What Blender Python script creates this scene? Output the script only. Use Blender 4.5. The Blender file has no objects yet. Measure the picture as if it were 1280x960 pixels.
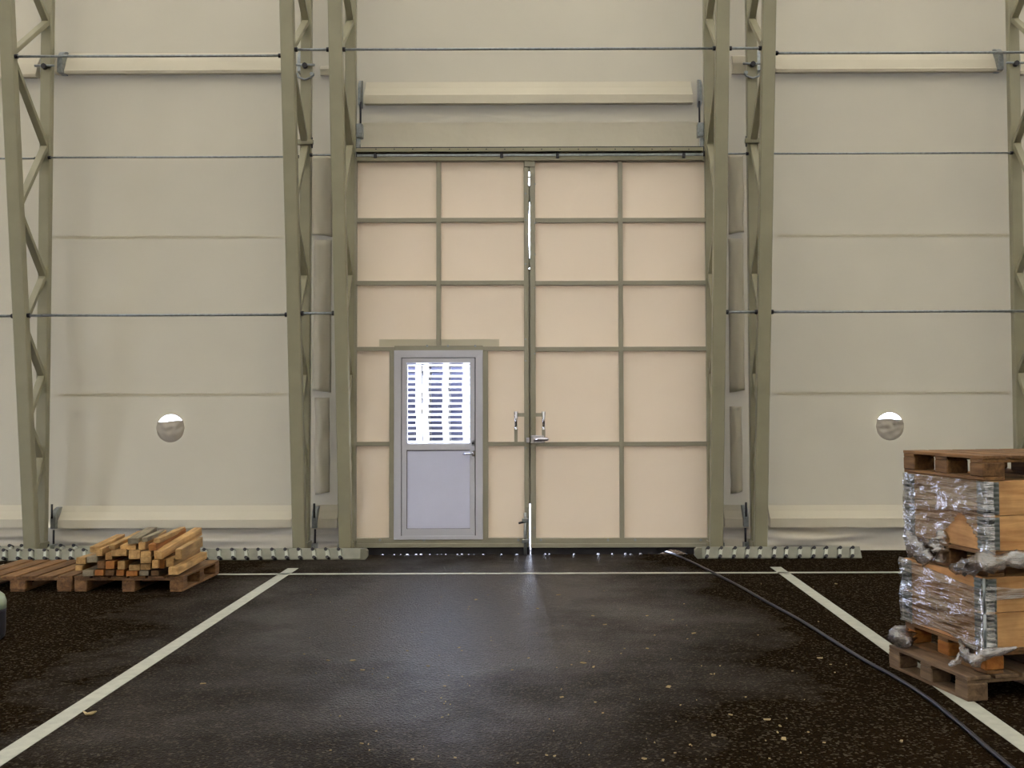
import bpy, bmesh, math, random
from mathutils import Vector, Matrix, noise
random.seed(7)
C = bpy.context.scene.collection
SC = bpy.context.scene

# ------------------------------------------------------------------ camera
F = 1280.0
CX, CY = 675.0, 465.5
PITCH, ROLL = math.radians(1.9), math.radians(0.17)
EYE = Vector((0, 0, 1.65))
cam = bpy.data.cameras.new('camera')
co = bpy.data.objects.new('camera', cam); C.objects.link(co)
cam.sensor_width = 36; cam.lens = 36.0
cam.shift_x = (640 - CX) / 1280.0
cam.shift_y = (CY - 480) / 1280.0
cam.clip_end = 300
ROT = Matrix.Rotation(math.pi/2 + PITCH, 3, 'X') @ Matrix.Rotation(-ROLL, 3, 'Z')
co.matrix_world = Matrix.Translation(EYE) @ ROT.to_4x4()
SC.camera = co

# ------------------------------------------------------------------ sky light, exposure
w = bpy.data.worlds.new('world'); SC.world = w; w.use_nodes = True
bg = w.node_tree.nodes['Background']
bg.inputs[0].default_value = (0.80, 0.88, 1.12, 1)
bg.inputs[1].default_value = 24.0
SC.view_settings.view_transform = 'Standard'
SC.view_settings.look = 'None'
SC.view_settings.gamma = 1
SC.view_settings.use_curve_mapping = False
SC.view_settings.exposure = -0.30

def ray(u, v):
    return ROT @ Vector(((u-CX)/F, -(v-CY)/F, -1))
def at(u, v, Y):
    d = ray(u, v); return EYE + d*(Y/d.y)
def gnd(u, v, z=0.0):
    d = ray(u, v); return EYE + d*((z-EYE.z)/d.z)

# ------------------------------------------------------------------ helpers
def lin(r, g, b):
    f = lambda c: ((c/255+0.055)/1.055)**2.4 if c > 10 else c/255/12.92
    return (f(r), f(g), f(b), 1)

def tag(o, label=None, cat=None, group=None, kind=None):
    if label: o['label'] = label
    if cat: o['category'] = cat
    if group: o['group'] = group
    if kind: o['kind'] = kind
    return o
def empty(name, loc=(0, 0, 0), rz=0.0, label=None, cat=None, group=None, kind=None):
    o = bpy.data.objects.new(name, None); C.objects.link(o)
    o.location = loc; o.rotation_euler = (0, 0, rz); o.empty_display_size = .1
    return tag(o, label, cat, group, kind)
def link(name, me, mat=None, parent=None, loc=None, rot=None):
    o = bpy.data.objects.new(name, me); C.objects.link(o)
    if mat is not None and not me.materials: me.materials.append(mat)
    if parent is not None: o.parent = parent
    if loc is not None: o.location = loc
    if rot is not None: o.rotation_euler = rot
    return o
def mesh(verts, faces, smooth=False):
    me = bpy.data.meshes.new('m'); me.from_pydata([tuple(v) for v in verts], [], faces); me.validate(); me.update()
    if smooth:
        for p in me.polygons: p.use_smooth = True
    return me
def fixn(me):
    bm = bmesh.new(); bm.from_mesh(me); bmesh.ops.recalc_face_normals(bm, faces=bm.faces); bm.to_mesh(me); bm.free(); return me
BOX = [(0,3,2,1),(4,5,6,7),(0,1,5,4),(1,2,6,5),(2,3,7,6),(3,0,4,7)]
_cache = {}
def box_me(sx, sy, sz, mat, bev=0.0, key=''):
    k = (round(sx,4), round(sy,4), round(sz,4), mat.name, round(bev,4), key)
    if k in _cache: return _cache[k]
    x, y, z = sx/2, sy/2, sz/2
    me = mesh([(-x,-y,-z),(x,-y,-z),(x,y,-z),(-x,y,-z),(-x,-y,z),(x,-y,z),(x,y,z),(-x,y,z)], BOX)
    if bev > 0:
        bm = bmesh.new(); bm.from_mesh(me)
        bmesh.ops.bevel(bm, geom=bm.edges[:], offset=bev, segments=1, affect='EDGES', profile=.5)
        bm.to_mesh(me); bm.free()
    me.materials.append(mat); _cache[k] = me
    return me
def box(name, p0, p1, mat, parent=None, bev=0.0):
    p0, p1 = Vector(p0), Vector(p1)
    s = p1-p0
    return link(name, box_me(abs(s.x), abs(s.y), abs(s.z), mat, bev), None, parent, (p0+p1)/2)
def beam_me(L, wx, wz, mat, bev=.004):            # length along local Y
    return box_me(wx, L, wz, mat, bev)
def aim(o, a, b, up=Vector((0, 0, 1))):
    a, b = Vector(a), Vector(b)
    d = (b-a).normalized()
    q = d.to_track_quat('Y', 'Z')
    o.location = (a+b)/2; o.rotation_euler = q.to_euler()
def tube_me(pts, r, n=8, cap=True, rads=None):
    pts = [Vector(p) for p in pts]
    vs, fs = [], []
    prev = None
    for i, p in enumerate(pts):
        a = pts[max(i-1, 0)]; b = pts[min(i+1, len(pts)-1)]
        t = (b-a).normalized()
        ref = prev if prev is not None else (Vector((0,0,1)) if abs(t.z) < .9 else Vector((1,0,0)))
        s = (ref - t*ref.dot(t)).normalized(); prev = s
        q = t.cross(s)
        rr = rads[i] if rads else r
        for k in range(n):
            an = 2*math.pi*k/n
            vs.append(p + (s*math.cos(an) + q*math.sin(an))*rr)
    for i in range(len(pts)-1):
        for k in range(n):
            fs.append((i*n+k, i*n+(k+1) % n, (i+1)*n+(k+1) % n, (i+1)*n+k))
    if cap:
        fs.append(tuple(range(n-1, -1, -1))); fs.append(tuple((len(pts)-1)*n+k for k in range(n)))
    me = mesh(vs, fs); me = fixn(me)
    for p in me.polygons: p.use_smooth = len(p.vertices) == 4
    return me
def tube(name, pts, r, mat, parent=None, n=8, rads=None):
    return link(name, tube_me(pts, r, n, rads=rads), mat, parent)
def extrude_me(prof, axis, a, b):                  # prof: list of 2D points; axis X: (y,z); axis Y: (x,z)
    n = len(prof); vs = []
    for t in (a, b):
        for p in prof:
            vs.append((t, p[0], p[1]) if axis == 'X' else (p[0], t, p[1]))
    fs = [(i, (i+1) % n, n+(i+1) % n, n+i) for i in range(n)] + [tuple(range(n)), tuple(range(2*n-1, n-1, -1))]
    return fixn(mesh(vs, fs))
def join_boxes(lst):
    vs, fs = [], []
    for p0, p1 in lst:
        b = len(vs)
        x0, y0, z0 = p0; x1, y1, z1 = p1
        vs += [(x0,y0,z0),(x1,y0,z0),(x1,y1,z0),(x0,y1,z0),(x0,y0,z1),(x1,y0,z1),(x1,y1,z1),(x0,y1,z1)]
        fs += [tuple(b+i for i in f) for f in BOX]
    return mesh(vs, fs)

# ------------------------------------------------------------------ materials
def nt(name):
    m = bpy.data.materials.new(name); m.use_nodes = True
    t = m.node_tree; t.nodes.clear()
    out = t.nodes.new('ShaderNodeOutputMaterial')
    return m, t, out
def N(t, kind, **kw):
    n = t.nodes.new(kind)
    for k, v in kw.items():
        if k in n.inputs: n.inputs[k].default_value = v
        else: setattr(n, k, v)
    return n
def ramp(t, a, b, ca, cb):
    r = t.nodes.new('ShaderNodeValToRGB')
    r.color_ramp.elements[0].position = a; r.color_ramp.elements[0].color = ca
    r.color_ramp.elements[1].position = b; r.color_ramp.elements[1].color = cb
    return r
def coords(t, scale=(1, 1, 1), rand=False):
    tc = t.nodes.new('ShaderNodeTexCoord'); mp = t.nodes.new('ShaderNodeMapping')
    mp.inputs['Scale'].default_value = scale
    t.links.new(tc.outputs['Object'], mp.inputs['Vector'])
    if rand:
        oi = t.nodes.new('ShaderNodeObjectInfo'); mu = t.nodes.new('ShaderNodeMath'); mu.operation = 'MULTIPLY'
        mu.inputs[1].default_value = 37.0
        t.links.new(oi.outputs['Random'], mu.inputs[0]); t.links.new(mu.outputs[0], mp.inputs['Location'])
    return mp
def principled(name, col, rough=.5, metal=0.0, spec=.5, vary=.12, vscale=3.0, bump=0.0, bscale=60.0):
    m, t, out = nt(name)
    p = N(t, 'ShaderNodeBsdfPrincipled', Roughness=rough, Metallic=metal)
    p.inputs['Specular IOR Level'].default_value = spec
    mp = coords(t)
    n = N(t, 'ShaderNodeTexNoise', Scale=vscale, Detail=5.0)
    t.links.new(mp.outputs[0], n.inputs['Vector'])
    c0 = tuple(c*(1-vary) for c in col[:3])+(1,); c1 = tuple(min(1, c*(1+vary)) for c in col[:3])+(1,)
    r = ramp(t, .3, .7, c0, c1)
    t.links.new(n.outputs['Fac'], r.inputs[0]); t.links.new(r.outputs[0], p.inputs['Base Color'])
    if bump:
        n2 = N(t, 'ShaderNodeTexNoise', Scale=bscale, Detail=3.0); t.links.new(mp.outputs[0], n2.inputs['Vector'])
        b = N(t, 'ShaderNodeBump', Strength=bump, Distance=.01); t.links.new(n2.outputs['Fac'], b.inputs['Height'])
        t.links.new(b.outputs[0], p.inputs['Normal'])
    t.links.new(p.outputs[0], out.inputs[0])
    return m
def fabric(name, col, trans, fac, wrinkle=0.15):
    m, t, out = nt(name)
    mp = coords(t)
    n = N(t, 'ShaderNodeTexNoise', Scale=1.1, Detail=5.0); t.links.new(mp.outputs[0], n.inputs['Vector'])
    r = ramp(t, .25, .75, tuple(c*.955 for c in col[:3])+(1,), tuple(min(1, c*1.045) for c in col[:3])+(1,))
    t.links.new(n.outputs['Fac'], r.inputs[0])
    mp2 = coords(t, (3, 3, 160)); n2 = N(t, 'ShaderNodeTexNoise', Scale=1.0, Detail=2.0)
    t.links.new(mp2.outputs[0], n2.inputs['Vector'])
    n3 = N(t, 'ShaderNodeTexNoise', Scale=2.6, Detail=3.0); t.links.new(mp.outputs[0], n3.inputs['Vector'])
    add = N(t, 'ShaderNodeMath', operation='MULTIPLY_ADD'); add.inputs[1].default_value = .02
    t.links.new(n2.outputs['Fac'], add.inputs[0]); t.links.new(n3.outputs['Fac'], add.inputs[2])
    b = N(t, 'ShaderNodeBump', Strength=wrinkle, Distance=.05); t.links.new(add.outputs[0], b.inputs['Height'])
    d = N(t, 'ShaderNodeBsdfPrincipled', Roughness=.55); d.inputs['Specular IOR Level'].default_value = .25
    tr = N(t, 'ShaderNodeBsdfTranslucent'); tr.inputs[0].default_value = trans
    mx = N(t, 'ShaderNodeMixShader'); mx.inputs[0].default_value = fac
    t.links.new(r.outputs[0], d.inputs['Base Color']); t.links.new(b.outputs[0], d.inputs['Normal'])
    t.links.new(d.outputs[0], mx.inputs[1]); t.links.new(tr.outputs[0], mx.inputs[2]); t.links.new(mx.outputs[0], out.inputs[0])
    return m
def wood(name, ca, cb, dark=.35, rough=.65, axis='Y', along=1.2):
    m, t, out = nt(name)
    sc = {'X': (along, 14, 14), 'Y': (14, along, 14)}[axis]
    mp = coords(t, sc, rand=True)
    n = N(t, 'ShaderNodeTexNoise', Scale=1.6, Detail=6.0, Roughness=.65, Distortion=.6); t.links.new(mp.outputs[0], n.inputs['Vector'])
    r = ramp(t, .3, .72, ca, cb); t.links.new(n.outputs['Fac'], r.inputs[0])
    oi = N(t, 'ShaderNodeObjectInfo')
    mr = N(t, 'ShaderNodeMapRange'); mr.inputs['To Min'].default_value = 1-dark; mr.inputs['To Max'].default_value = 1.12
    t.links.new(oi.outputs['Random'], mr.inputs['Value'])
    mp2 = coords(t, (5, 5, 5), rand=True); st = N(t, 'ShaderNodeTexNoise', Scale=1.0, Detail=4.0); t.links.new(mp2.outputs[0], st.inputs['Vector'])
    sr = N(t, 'ShaderNodeMapRange'); sr.inputs['From Min'].default_value = .35; sr.inputs['From Max'].default_value = .6
    sr.inputs['To Min'].default_value = .72; t.links.new(st.outputs['Fac'], sr.inputs['Value'])
    mm = N(t, 'ShaderNodeMath', operation='MULTIPLY'); t.links.new(mr.outputs[0], mm.inputs[0]); t.links.new(sr.outputs[0], mm.inputs[1])
    vm = N(t, 'ShaderNodeVectorMath', operation='SCALE'); t.links.new(r.outputs[0], vm.inputs[0]); t.links.new(mm.outputs[0], vm.inputs['Scale'])
    p = N(t, 'ShaderNodeBsdfPrincipled', Roughness=rough); p.inputs['Specular IOR Level'].default_value = .3
    b = N(t, 'ShaderNodeBump', Strength=.3, Distance=.01); t.links.new(n.outputs['Fac'], b.inputs['Height'])
    t.links.new(vm.outputs[0], p.inputs['Base Color']); t.links.new(b.outputs[0], p.inputs['Normal'])
    t.links.new(p.outputs[0], out.inputs[0])
    return m

M = {}
M['wall'] = fabric('wall_fabric', (.51, .465, .345, 1), (.70, .63, .50, 1), .012, .06)
M['sleeve'] = fabric('sleeve_fabric', (.58, .53, .41, 1), (.70, .63, .52, 1), .009, .1)
M['flap'] = fabric('flap_fabric', (.61, .56, .44, 1), (.70, .63, .52, 1), .02, .5)
M['skirt'] = fabric('skirt_fabric', (.53, .485, .385, 1), (.70, .63, .52, 1), .008, .3)
M['gate'] = fabric('gate_fabric', (.66, .585, .47, 1), (.95, .81, .65, 1), .122, .06)
M['roof'] = fabric('roof_fabric', (.72, .68, .58, 1), (.95, .84, .62, 1), .087, .05)
M['steel'] = principled('painted_steel', lin(148, 143, 118), .42, 0, .4, .06, 4)
M['bar'] = principled('gate_bar_paint', lin(150, 145, 126), .4, 0, .4, .05, 4)
M['galv'] = principled('galvanised_steel', lin(150, 155, 155), .38, .7, .5, .2, 30)
M['chrome'] = principled('chrome', lin(215, 215, 225), .12, 1.0, .5, .03)
M['hinge'] = principled('hinge_plate_steel', lin(112, 122, 118), .45, .4, .5, .2, 30)
M['dark'] = principled('dark_steel', lin(40, 38, 42), .45, .3, .5, .1)
M['rubber'] = principled('black_rubber', lin(34, 32, 36), .6, 0, .4, .1)
M['cable'] = principled('cable_rubber', lin(30, 30, 36), .4, 0, .5, .1)
M['lug'] = principled('anchor_lug_paint', lin(176, 178, 164), .4, .1, .4, .1, 9)
M['rail'] = principled('anchor_rail_paint', lin(134, 133, 118), .45, .1, .4, .14, 9)
M['alu'] = principled('door_aluminium', lin(192, 191, 198), .42, .05, .45, .03)
M['alupanel'] = principled('door_panel_paint', lin(207, 208, 228), .45, .0, .4, .03)
M['groove'] = principled('door_gasket', lin(60, 60, 66), .6)
M['paint'] = principled('line_paint', lin(172, 172, 158), .6, 0, .4, .12, 14, .3, 120)
M['wood_new'] = wood('fresh_wood', lin(160, 118, 68), lin(228, 186, 124), .28)
M['wood_grey'] = wood('grey_wood', lin(120, 108, 88), lin(172, 158, 130), .2)
M['wood_orange'] = wood('orange_wood', lin(140, 82, 36), lin(190, 126, 62), .25)
M['wood_old'] = wood('weathered_pallet_wood', lin(86, 58, 36), lin(154, 114, 72), .3)
M['wood_dirty'] = wood('dirty_pallet_wood', lin(78, 60, 46), lin(142, 116, 88), .3)
M['wood_collar'] = wood('collar_wood', lin(178, 126, 76), lin(226, 180, 124), .1, axis='X', along=1.0)
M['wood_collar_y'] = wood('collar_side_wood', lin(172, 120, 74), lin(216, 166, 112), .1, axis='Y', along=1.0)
M['wood_out'] = principled('outdoor_pallet_wood', (.62, .60, .58, 1), .8, 0, .2, .1)
M['ground'] = principled('outside_gravel', (.34, .33, .32, 1), .9, 0, .2, .2, 6)
M['canister_top'] = principled('pale_green_plastic', lin(150, 160, 130), .4)
M['debris'] = principled('wood_chip', lin(170, 150, 110), .8, 0, .2, .3, 20)

# asphalt
m, t, out = nt('asphalt'); M['asphalt'] = m
mp = coords(t)
n1 = N(t, 'ShaderNodeTexNoise', Scale=55.0, Detail=4.0, Roughness=.7); t.links.new(mp.outputs[0], n1.inputs['Vector'])
v1 = N(t, 'ShaderNodeTexVoronoi', Scale=75.0); t.links.new(mp.outputs[0], v1.inputs['Vector'])
n2 = N(t, 'ShaderNodeTexNoise', Scale=.7, Detail=6.0, Roughness=.6); t.links.new(mp.outputs[0], n2.inputs['Vector'])
r1 = ramp(t, .3, .8, lin(14, 10, 6), lin(50, 39, 26)); t.links.new(n1.outputs['Fac'], r1.inputs[0])
r2 = ramp(t, .45, .75, (0, 0, 0, 1), (1, 1, 1, 1)); t.links.new(n2.outputs['Fac'], r2.inputs[0])
mx = N(t, 'ShaderNodeMix', data_type='RGBA'); mx.inputs[7].default_value = lin(48, 34, 20)
mf = N(t, 'ShaderNodeMath', operation='MULTIPLY'); mf.inputs[1].default_value = .45
t.links.new(r2.outputs[0], mf.inputs[0]); t.links.new(mf.outputs[0], mx.inputs[0]); t.links.new(r1.outputs[0], mx.inputs[6])
p = N(t, 'ShaderNodeBsdfPrincipled'); p.inputs['Specular IOR Level'].default_value = .5
v2 = N(t, 'ShaderNodeTexVoronoi', Scale=80.0); t.links.new(mp.outputs[0], v2.inputs['Vector'])
sx_ = N(t, 'ShaderNodeSeparateColor'); t.links.new(v2.outputs['Color'], sx_.inputs[0])
sr_ = ramp(t, .8, .95, (0, 0, 0, 1), (1, 1, 1, 1)); t.links.new(sx_.outputs[0], sr_.inputs[0])
ms = N(t, 'ShaderNodeMix', data_type='RGBA'); ms.inputs[7].default_value = lin(80, 72, 60)
t.links.new(sr_.outputs[0], ms.inputs[0]); t.links.new(mx.outputs[2], ms.inputs[6])
t.links.new(ms.outputs[2], p.inputs['Base Color'])
# damp, glossier area in front of the gate with a ragged outline
mpw = N(t, 'ShaderNodeMapping'); mpw.inputs['Location'].default_value = (.22, -1.35, 0); mpw.inputs['Scale'].default_value = (.30, .16, 0)
tcw = N(t, 'ShaderNodeTexCoord'); t.links.new(tcw.outputs['Object'], mpw.inputs['Vector'])
ln = N(t, 'ShaderNodeVectorMath', operation='LENGTH'); t.links.new(mpw.outputs[0], ln.inputs[0])
mw = N(t, 'ShaderNodeMath', operation='MULTIPLY_ADD'); mw.inputs[1].default_value = -1.0; t.links.new(ln.outputs['Value'], mw.inputs[0]); t.links.new(n2.outputs['Fac'], mw.inputs[2])
wet = N(t, 'ShaderNodeMapRange'); wet.inputs['From Min'].default_value = -.27; wet.inputs['From Max'].default_value = .2; t.links.new(mw.outputs[0], wet.inputs['Value'])
rr = N(t, 'ShaderNodeMapRange'); rr.inputs['To Min'].default_value = .75; rr.inputs['To Max'].default_value = .33
t.links.new(wet.outputs[0], rr.inputs['Value']); t.links.new(rr.outputs[0], p.inputs['Roughness'])
rs = N(t, 'ShaderNodeMapRange'); rs.inputs['To Min'].default_value = .0; rs.inputs['To Max'].default_value = .34
t.links.new(wet.outputs[0], rs.inputs['Value']); t.links.new(rs.outputs[0], p.inputs['Specular IOR Level'])
ad = N(t, 'ShaderNodeMath', operation='ADD'); t.links.new(n1.outputs['Fac'], ad.inputs[0]); t.links.new(v1.outputs['Distance'], ad.inputs[1])
b = N(t, 'ShaderNodeBump', Strength=1.0, Distance=.018); t.links.new(ad.outputs[0], b.inputs['Height']); t.links.new(b.outputs[0], p.inputs['Normal'])
t.links.new(p.outputs[0], out.inputs[0])

# window glass (thin pane)
m, t, out = nt('pane_glass'); M['glass'] = m
tr = N(t, 'ShaderNodeBsdfTransparent'); tr.inputs[0].default_value = (.93, .95, .97, 1)
gl = N(t, 'ShaderNodeBsdfGlossy', Roughness=.02); mx = N(t, 'ShaderNodeMixShader'); mx.inputs[0].default_value = .06
t.links.new(tr.outputs[0], mx.inputs[1]); t.links.new(gl.outputs[0], mx.inputs[2]); t.links.new(mx.outputs[0], out.inputs[0])

# stretch film
def film_mat(name, clear, sx, sz, strength, milk, gloss):
    m, t, out = nt(name)
    mp = coords(t, (sx, sx, sz)); n = N(t, 'ShaderNodeTexNoise', Scale=1.0, Detail=4.0, Roughness=.6, Distortion=.8)
    t.links.new(mp.outputs[0], n.inputs['Vector'])
    b = N(t, 'ShaderNodeBump', Strength=strength, Distance=.011); t.links.new(n.outputs['Fac'], b.inputs['Height'])
    n5 = N(t, 'ShaderNodeTexNoise', Scale=1.0, Detail=2.0); mp5 = coords(t, (5, 5, 11)); t.links.new(mp5.outputs[0], n5.inputs['Vector'])
    b5 = N(t, 'ShaderNodeBump', Strength=.9, Distance=.04); t.links.new(n5.outputs['Fac'], b5.inputs['Height']); t.links.new(b5.outputs[0], b.inputs['Normal'])
    tr = N(t, 'ShaderNodeBsdfTransparent'); tr.inputs[0].default_value = (.96, .95, .96, 1)
    d = N(t, 'ShaderNodeBsdfPrincipled', Roughness=.3); d.inputs['Base Color'].default_value = milk
    t.links.new(b.outputs[0], d.inputs['Normal'])
    gl = N(t, 'ShaderNodeBsdfGlossy', Roughness=.09); t.links.new(b.outputs[0], gl.inputs['Normal'])
    mx = N(t, 'ShaderNodeMixShader')
    mr = N(t, 'ShaderNodeMapRange'); mr.inputs['From Min'].default_value = .3; mr.inputs['From Max'].default_value = .75
    mr.inputs['To Min'].default_value = 1-clear-.12; mr.inputs['To Max'].default_value = 1-clear+.22
    t.links.new(n.outputs['Fac'], mr.inputs['Value']); t.links.new(mr.outputs[0], mx.inputs[0])
    mg = N(t, 'ShaderNodeMixShader'); mg.inputs[0].default_value = gloss
    t.links.new(d.outputs[0], mg.inputs[1]); t.links.new(gl.outputs[0], mg.inputs[2])
    t.links.new(tr.outputs[0], mx.inputs[1]); t.links.new(mg.outputs[0], mx.inputs[2]); t.links.new(mx.outputs[0], out.inputs[0])
    return m
M['film'] = film_mat('stretch_film', .46, 4, 55, 1.0, (.6, .53, .5, 1), .85)
M['crumple'] = film_mat('crumpled_film', .48, 14, 30, .8, (.24, .20, .165, 1), .45)

# ------------------------------------------------------------------ floor, ground, hall shell
WY = 11.75                                          # plane of the fabric side wall
HX, HB = 15.0, -13.0
fl = link('floor', mesh([(-HX, HB, 0), (HX, HB, 0), (HX, 11.9, 0), (-HX, 11.9, 0)], [(0, 1, 2, 3)]), M['asphalt'])
tag(fl, 'dark brown asphalt floor of the hall with white bay lines', 'floor', kind='structure')
g = mesh([(-90, 11.9, -.01), (90, 11.9, -.01), (90, 110, -.01), (-90, 110, -.01),
          (-90, -60, -.01), (-HX, -60, -.01), (-HX, 11.9, -.01), (-90, 11.9, -.01)], [(0, 1, 2, 3), (4, 5, 6, 7)])
tag(link('ground', g, M['ground']), 'pale ground outside the hall', 'ground', kind='structure')
EAVE, RIDGE, RY = 7.4, 11.5, -.6
cl = mesh([(-HX, WY, EAVE), (HX, WY, EAVE), (HX, RY, RIDGE), (-HX, RY, RIDGE), (HX, HB, EAVE), (-HX, HB, EAVE)], [(0, 1, 2, 3), (3, 2, 4, 5)])
tag(link('ceiling', cl, M['roof']), 'translucent fabric roof of the hall', 'ceiling', kind='structure')
wf = mesh([(-HX, HB, 0), (HX, HB, 0), (HX, HB, EAVE), (-HX, HB, EAVE)], [(0, 1, 2, 3)])
tag(link('wall_front', wf, M['wall']), 'fabric wall behind the viewer', 'wall', kind='structure')
wr = mesh([(HX, HB, 0), (HX, WY, 0), (HX, WY, EAVE), (HX, RY, RIDGE), (HX, HB, EAVE)], [(0, 1, 2, 3, 4)])
tag(link('wall_right', wr, M['wall']), 'fabric end wall on the right', 'wall', kind='structure')
wl = mesh([(-HX, HB, 0), (-HX, 1.0, 0), (-HX, 1.0, 3.4), (-HX, 3.6, 3.4), (-HX, 3.6, 0), (-HX, WY, 0), (-HX, WY, EAVE), (-HX, RY, RIDGE), (-HX, HB, EAVE)],
          [(0, 1, 2, 8), (8, 2, 3, 7), (3, 4, 5, 6), (3, 6, 7)])  # opening added out of view to let sky light into the hall
tag(link('wall_left', wl, M['wall']), 'fabric end wall on the left with an added daylight opening', 'wall', kind='structure')

# back (side) wall with gate opening and two round vent holes
GX0, GX1 = at(446, 600, 11.6).x, at(884, 600, 11.6).x
GTOP = at(660, 190, 11.7).z
vents = [at(213.5, 535, WY), at(1112, 532.5, WY)]
VR = .155
SK = at(640, 658, WY).z
xs = sorted([-HX, vents[0].x-.4, vents[0].x+.4, GX0, GX1, vents[1].x-.4, vents[1].x+.4, HX])
zs = sorted([SK, vents[0].z-.4, vents[0].z+.4, GTOP, EAVE])
vs, fs = [], []
def quad(a, b, c, d):
    k = len(vs); vs.extend([a, b, c, d]); fs.append((k, k+1, k+2, k+3))
for i in range(len(xs)-1):
    for j in range(len(zs)-1):
        x0, x1, z0, z1 = xs[i], xs[i+1], zs[j], zs[j+1]
        if x0 >= GX0-.001 and x1 <= GX1+.001 and z1 <= GTOP+.001: continue
        hole = None
        for v in vents:
            if x0 < v.x < x1 and z0 < v.z < z1: hole = v
        if hole is None:
            quad((x0, WY, z0), (x1, WY, z0), (x1, WY, z1), (x0, WY, z1)); continue
        n = 32; ring = []
        for k in range(n):
            a = 2*math.pi*k/n; ca, sa = math.cos(a), math.sin(a)
            inn = (hole.x+ca*VR, WY, hole.z+sa*VR)
            s = 1/max(abs(ca), abs(sa))
            ox, oz = hole.x+ca*s*.4, hole.z+sa*s*.4
            oz = z0 if oz < hole.z-.399 else (z1 if oz > hole.z+.399 else oz)
            ring.append((inn, (ox, WY, oz)))
        for k in range(n):
            a, b_ = ring[k], ring[(k+1) % n]
            quad(a[0], a[1], b_[1], b_[0])
me = mesh(vs, fs)
bm = bmesh.new(); bm.from_mesh(me); bmesh.ops.remove_doubles(bm, verts=bm.verts, dist=1e-4); bm.to_mesh(me); bm.free()
wall = link('wall_back', me, M['wall'])
tag(wall, 'beige fabric side wall of the hall around the gate', 'wall', kind='structure')
for gx in (GX0, GX1): box('jamb_light_block', (gx-.008, 11.50, 0), (gx+.008, WY+.002, GTOP), M['rubber'] , wall)  # added strips that stop daylight leaking in beside the gate
BX = {'E': -5.58, 'A': -2.64, 'B': -2.135, 'C': 1.925, 'D': 2.41, 'F': 5.38}
def seam(u0, u1, v, h=.035, mt=None):
    a, b = at(u0, v, WY), at(u1, v, WY)
    box('weld_seam', (a.x, WY-.0016, a.z-h/2), (b.x, WY-.0003, a.z+h/2), mt or M['wall'], wall, .0006)
for u0, u1, v in ((66, 356, 297), (66, 356, 494), (972, 1262, 295), (972, 1262, 492)): seam(u0, u1, v)
seam(450, 872, 170, .31, M['flap'])

# ------------------------------------------------------------------ fabric sleeves over the tension tubes, skirts
def sleeve(u0, u1, vtop, vmid, vbot, depth=.12, name='fabric_sleeve'):
    uc = (u0+u1)/2
    x0, x1 = at(u0, vbot, WY-depth).x, at(u1, vbot, WY-depth).x
    zt = at(uc, vtop, WY-.01).z; zb = at(uc, vbot, WY-depth).z
    zm = at(uc, vmid, WY-depth-.01).z if vmid else None
    prof = [(WY-.002, zt)]
    if zm is not None:
        prof += [(WY-.35*depth, zt-(zt-zm)*.45), (WY-depth*.8, zm+(zt-zm)*.14), (WY-depth, zm), (WY-depth*1.03, zb)]
    else:
        prof += [(WY-.55*depth, zt-(zt-zb)*.42), (WY-depth*.9, zb+(zt-zb)*.18), (WY-depth, zb+.03), (WY-depth*.93, zb)]
    prof += [(WY-.002, zb+.015)]
    o = link(name, extrude_me(prof, 'X', x0, x1), M['sleeve'], wall)
    return (zt, zb)
R1 = sleeve(66, 366, 66, None, 91); sleeve(-120, 44, 70, None, 96); sleeve(966, 1254, 65, None, 89); sleeve(1276, 1420, 66, None, 92)
R2 = sleeve(455, 866, 102, 118, 129, .13)
R3 = [sleeve(-400, 49, 632, 650, 660), sleeve(71, 364, 632, 650, 660), sleeve(396, 421, 631, 649, 660), sleeve(906, 931, 631, 649, 659), sleeve(963, 1272, 631, 648, 659), sleeve(1296, 1500, 631, 648, 659)]
# short loose sleeve ends between the paired frames
for (a, b_, c, d) in ((400, 417, 79, 94), (916, 934, 66, 92)):
    p0, p1 = at(a, d, WY-.1), at(b_, c, WY-.1)
    me = extrude_me([(WY-.002, p1.z), (WY-.08, p1.z-.03), (WY-.11, (p0.z+p1.z)/2), (WY-.1, p0.z), (WY-.002, p0.z+.02)], 'X', p0.x, p1.x)
    link('loose_fabric', me, M['sleeve'], wall)
def skirt(u0, u1, seed, vbot=690):
    x0, x1 = at(u0, 680, WY-.04).x, at(u1, 680, WY-.04).x
    nx, nz = max(8, int((x1-x0)*22)), 14
    vv, ff = [], []
    for j in range(nz+1):
        tz = j/nz
        for i in range(nx+1):
            x = x0+(x1-x0)*i/nx
            z = .29*(1-tz)+.005*tz
            s = math.sin((x*2.2 + tz*2.6 + seed)*1.25) + .6*math.sin(x*5.1-tz*5+seed*2)
            y = WY-.035-.03*tz + (.045*s + .13*noise.noise(Vector((x*.9+tz*1.4, tz*3.0-x*.5, seed))))*math.sin(math.pi*min(1, tz*.8+.1))
            vv.append((x, min(y, WY-.004), z))
    for j in range(nz):
        for i in range(nx):
            a = j*(nx+1)+i; ff.append((a, a+1, a+nx+2, a+nx+1))
    link('fabric_skirt', mesh(vv, ff, True), M['skirt'], wall)
skirt(-330, 379, 1.3); skirt(378, 447, 4.1); skirt(882, 951, 2.2); skirt(950, 1560, 5.7)

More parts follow.
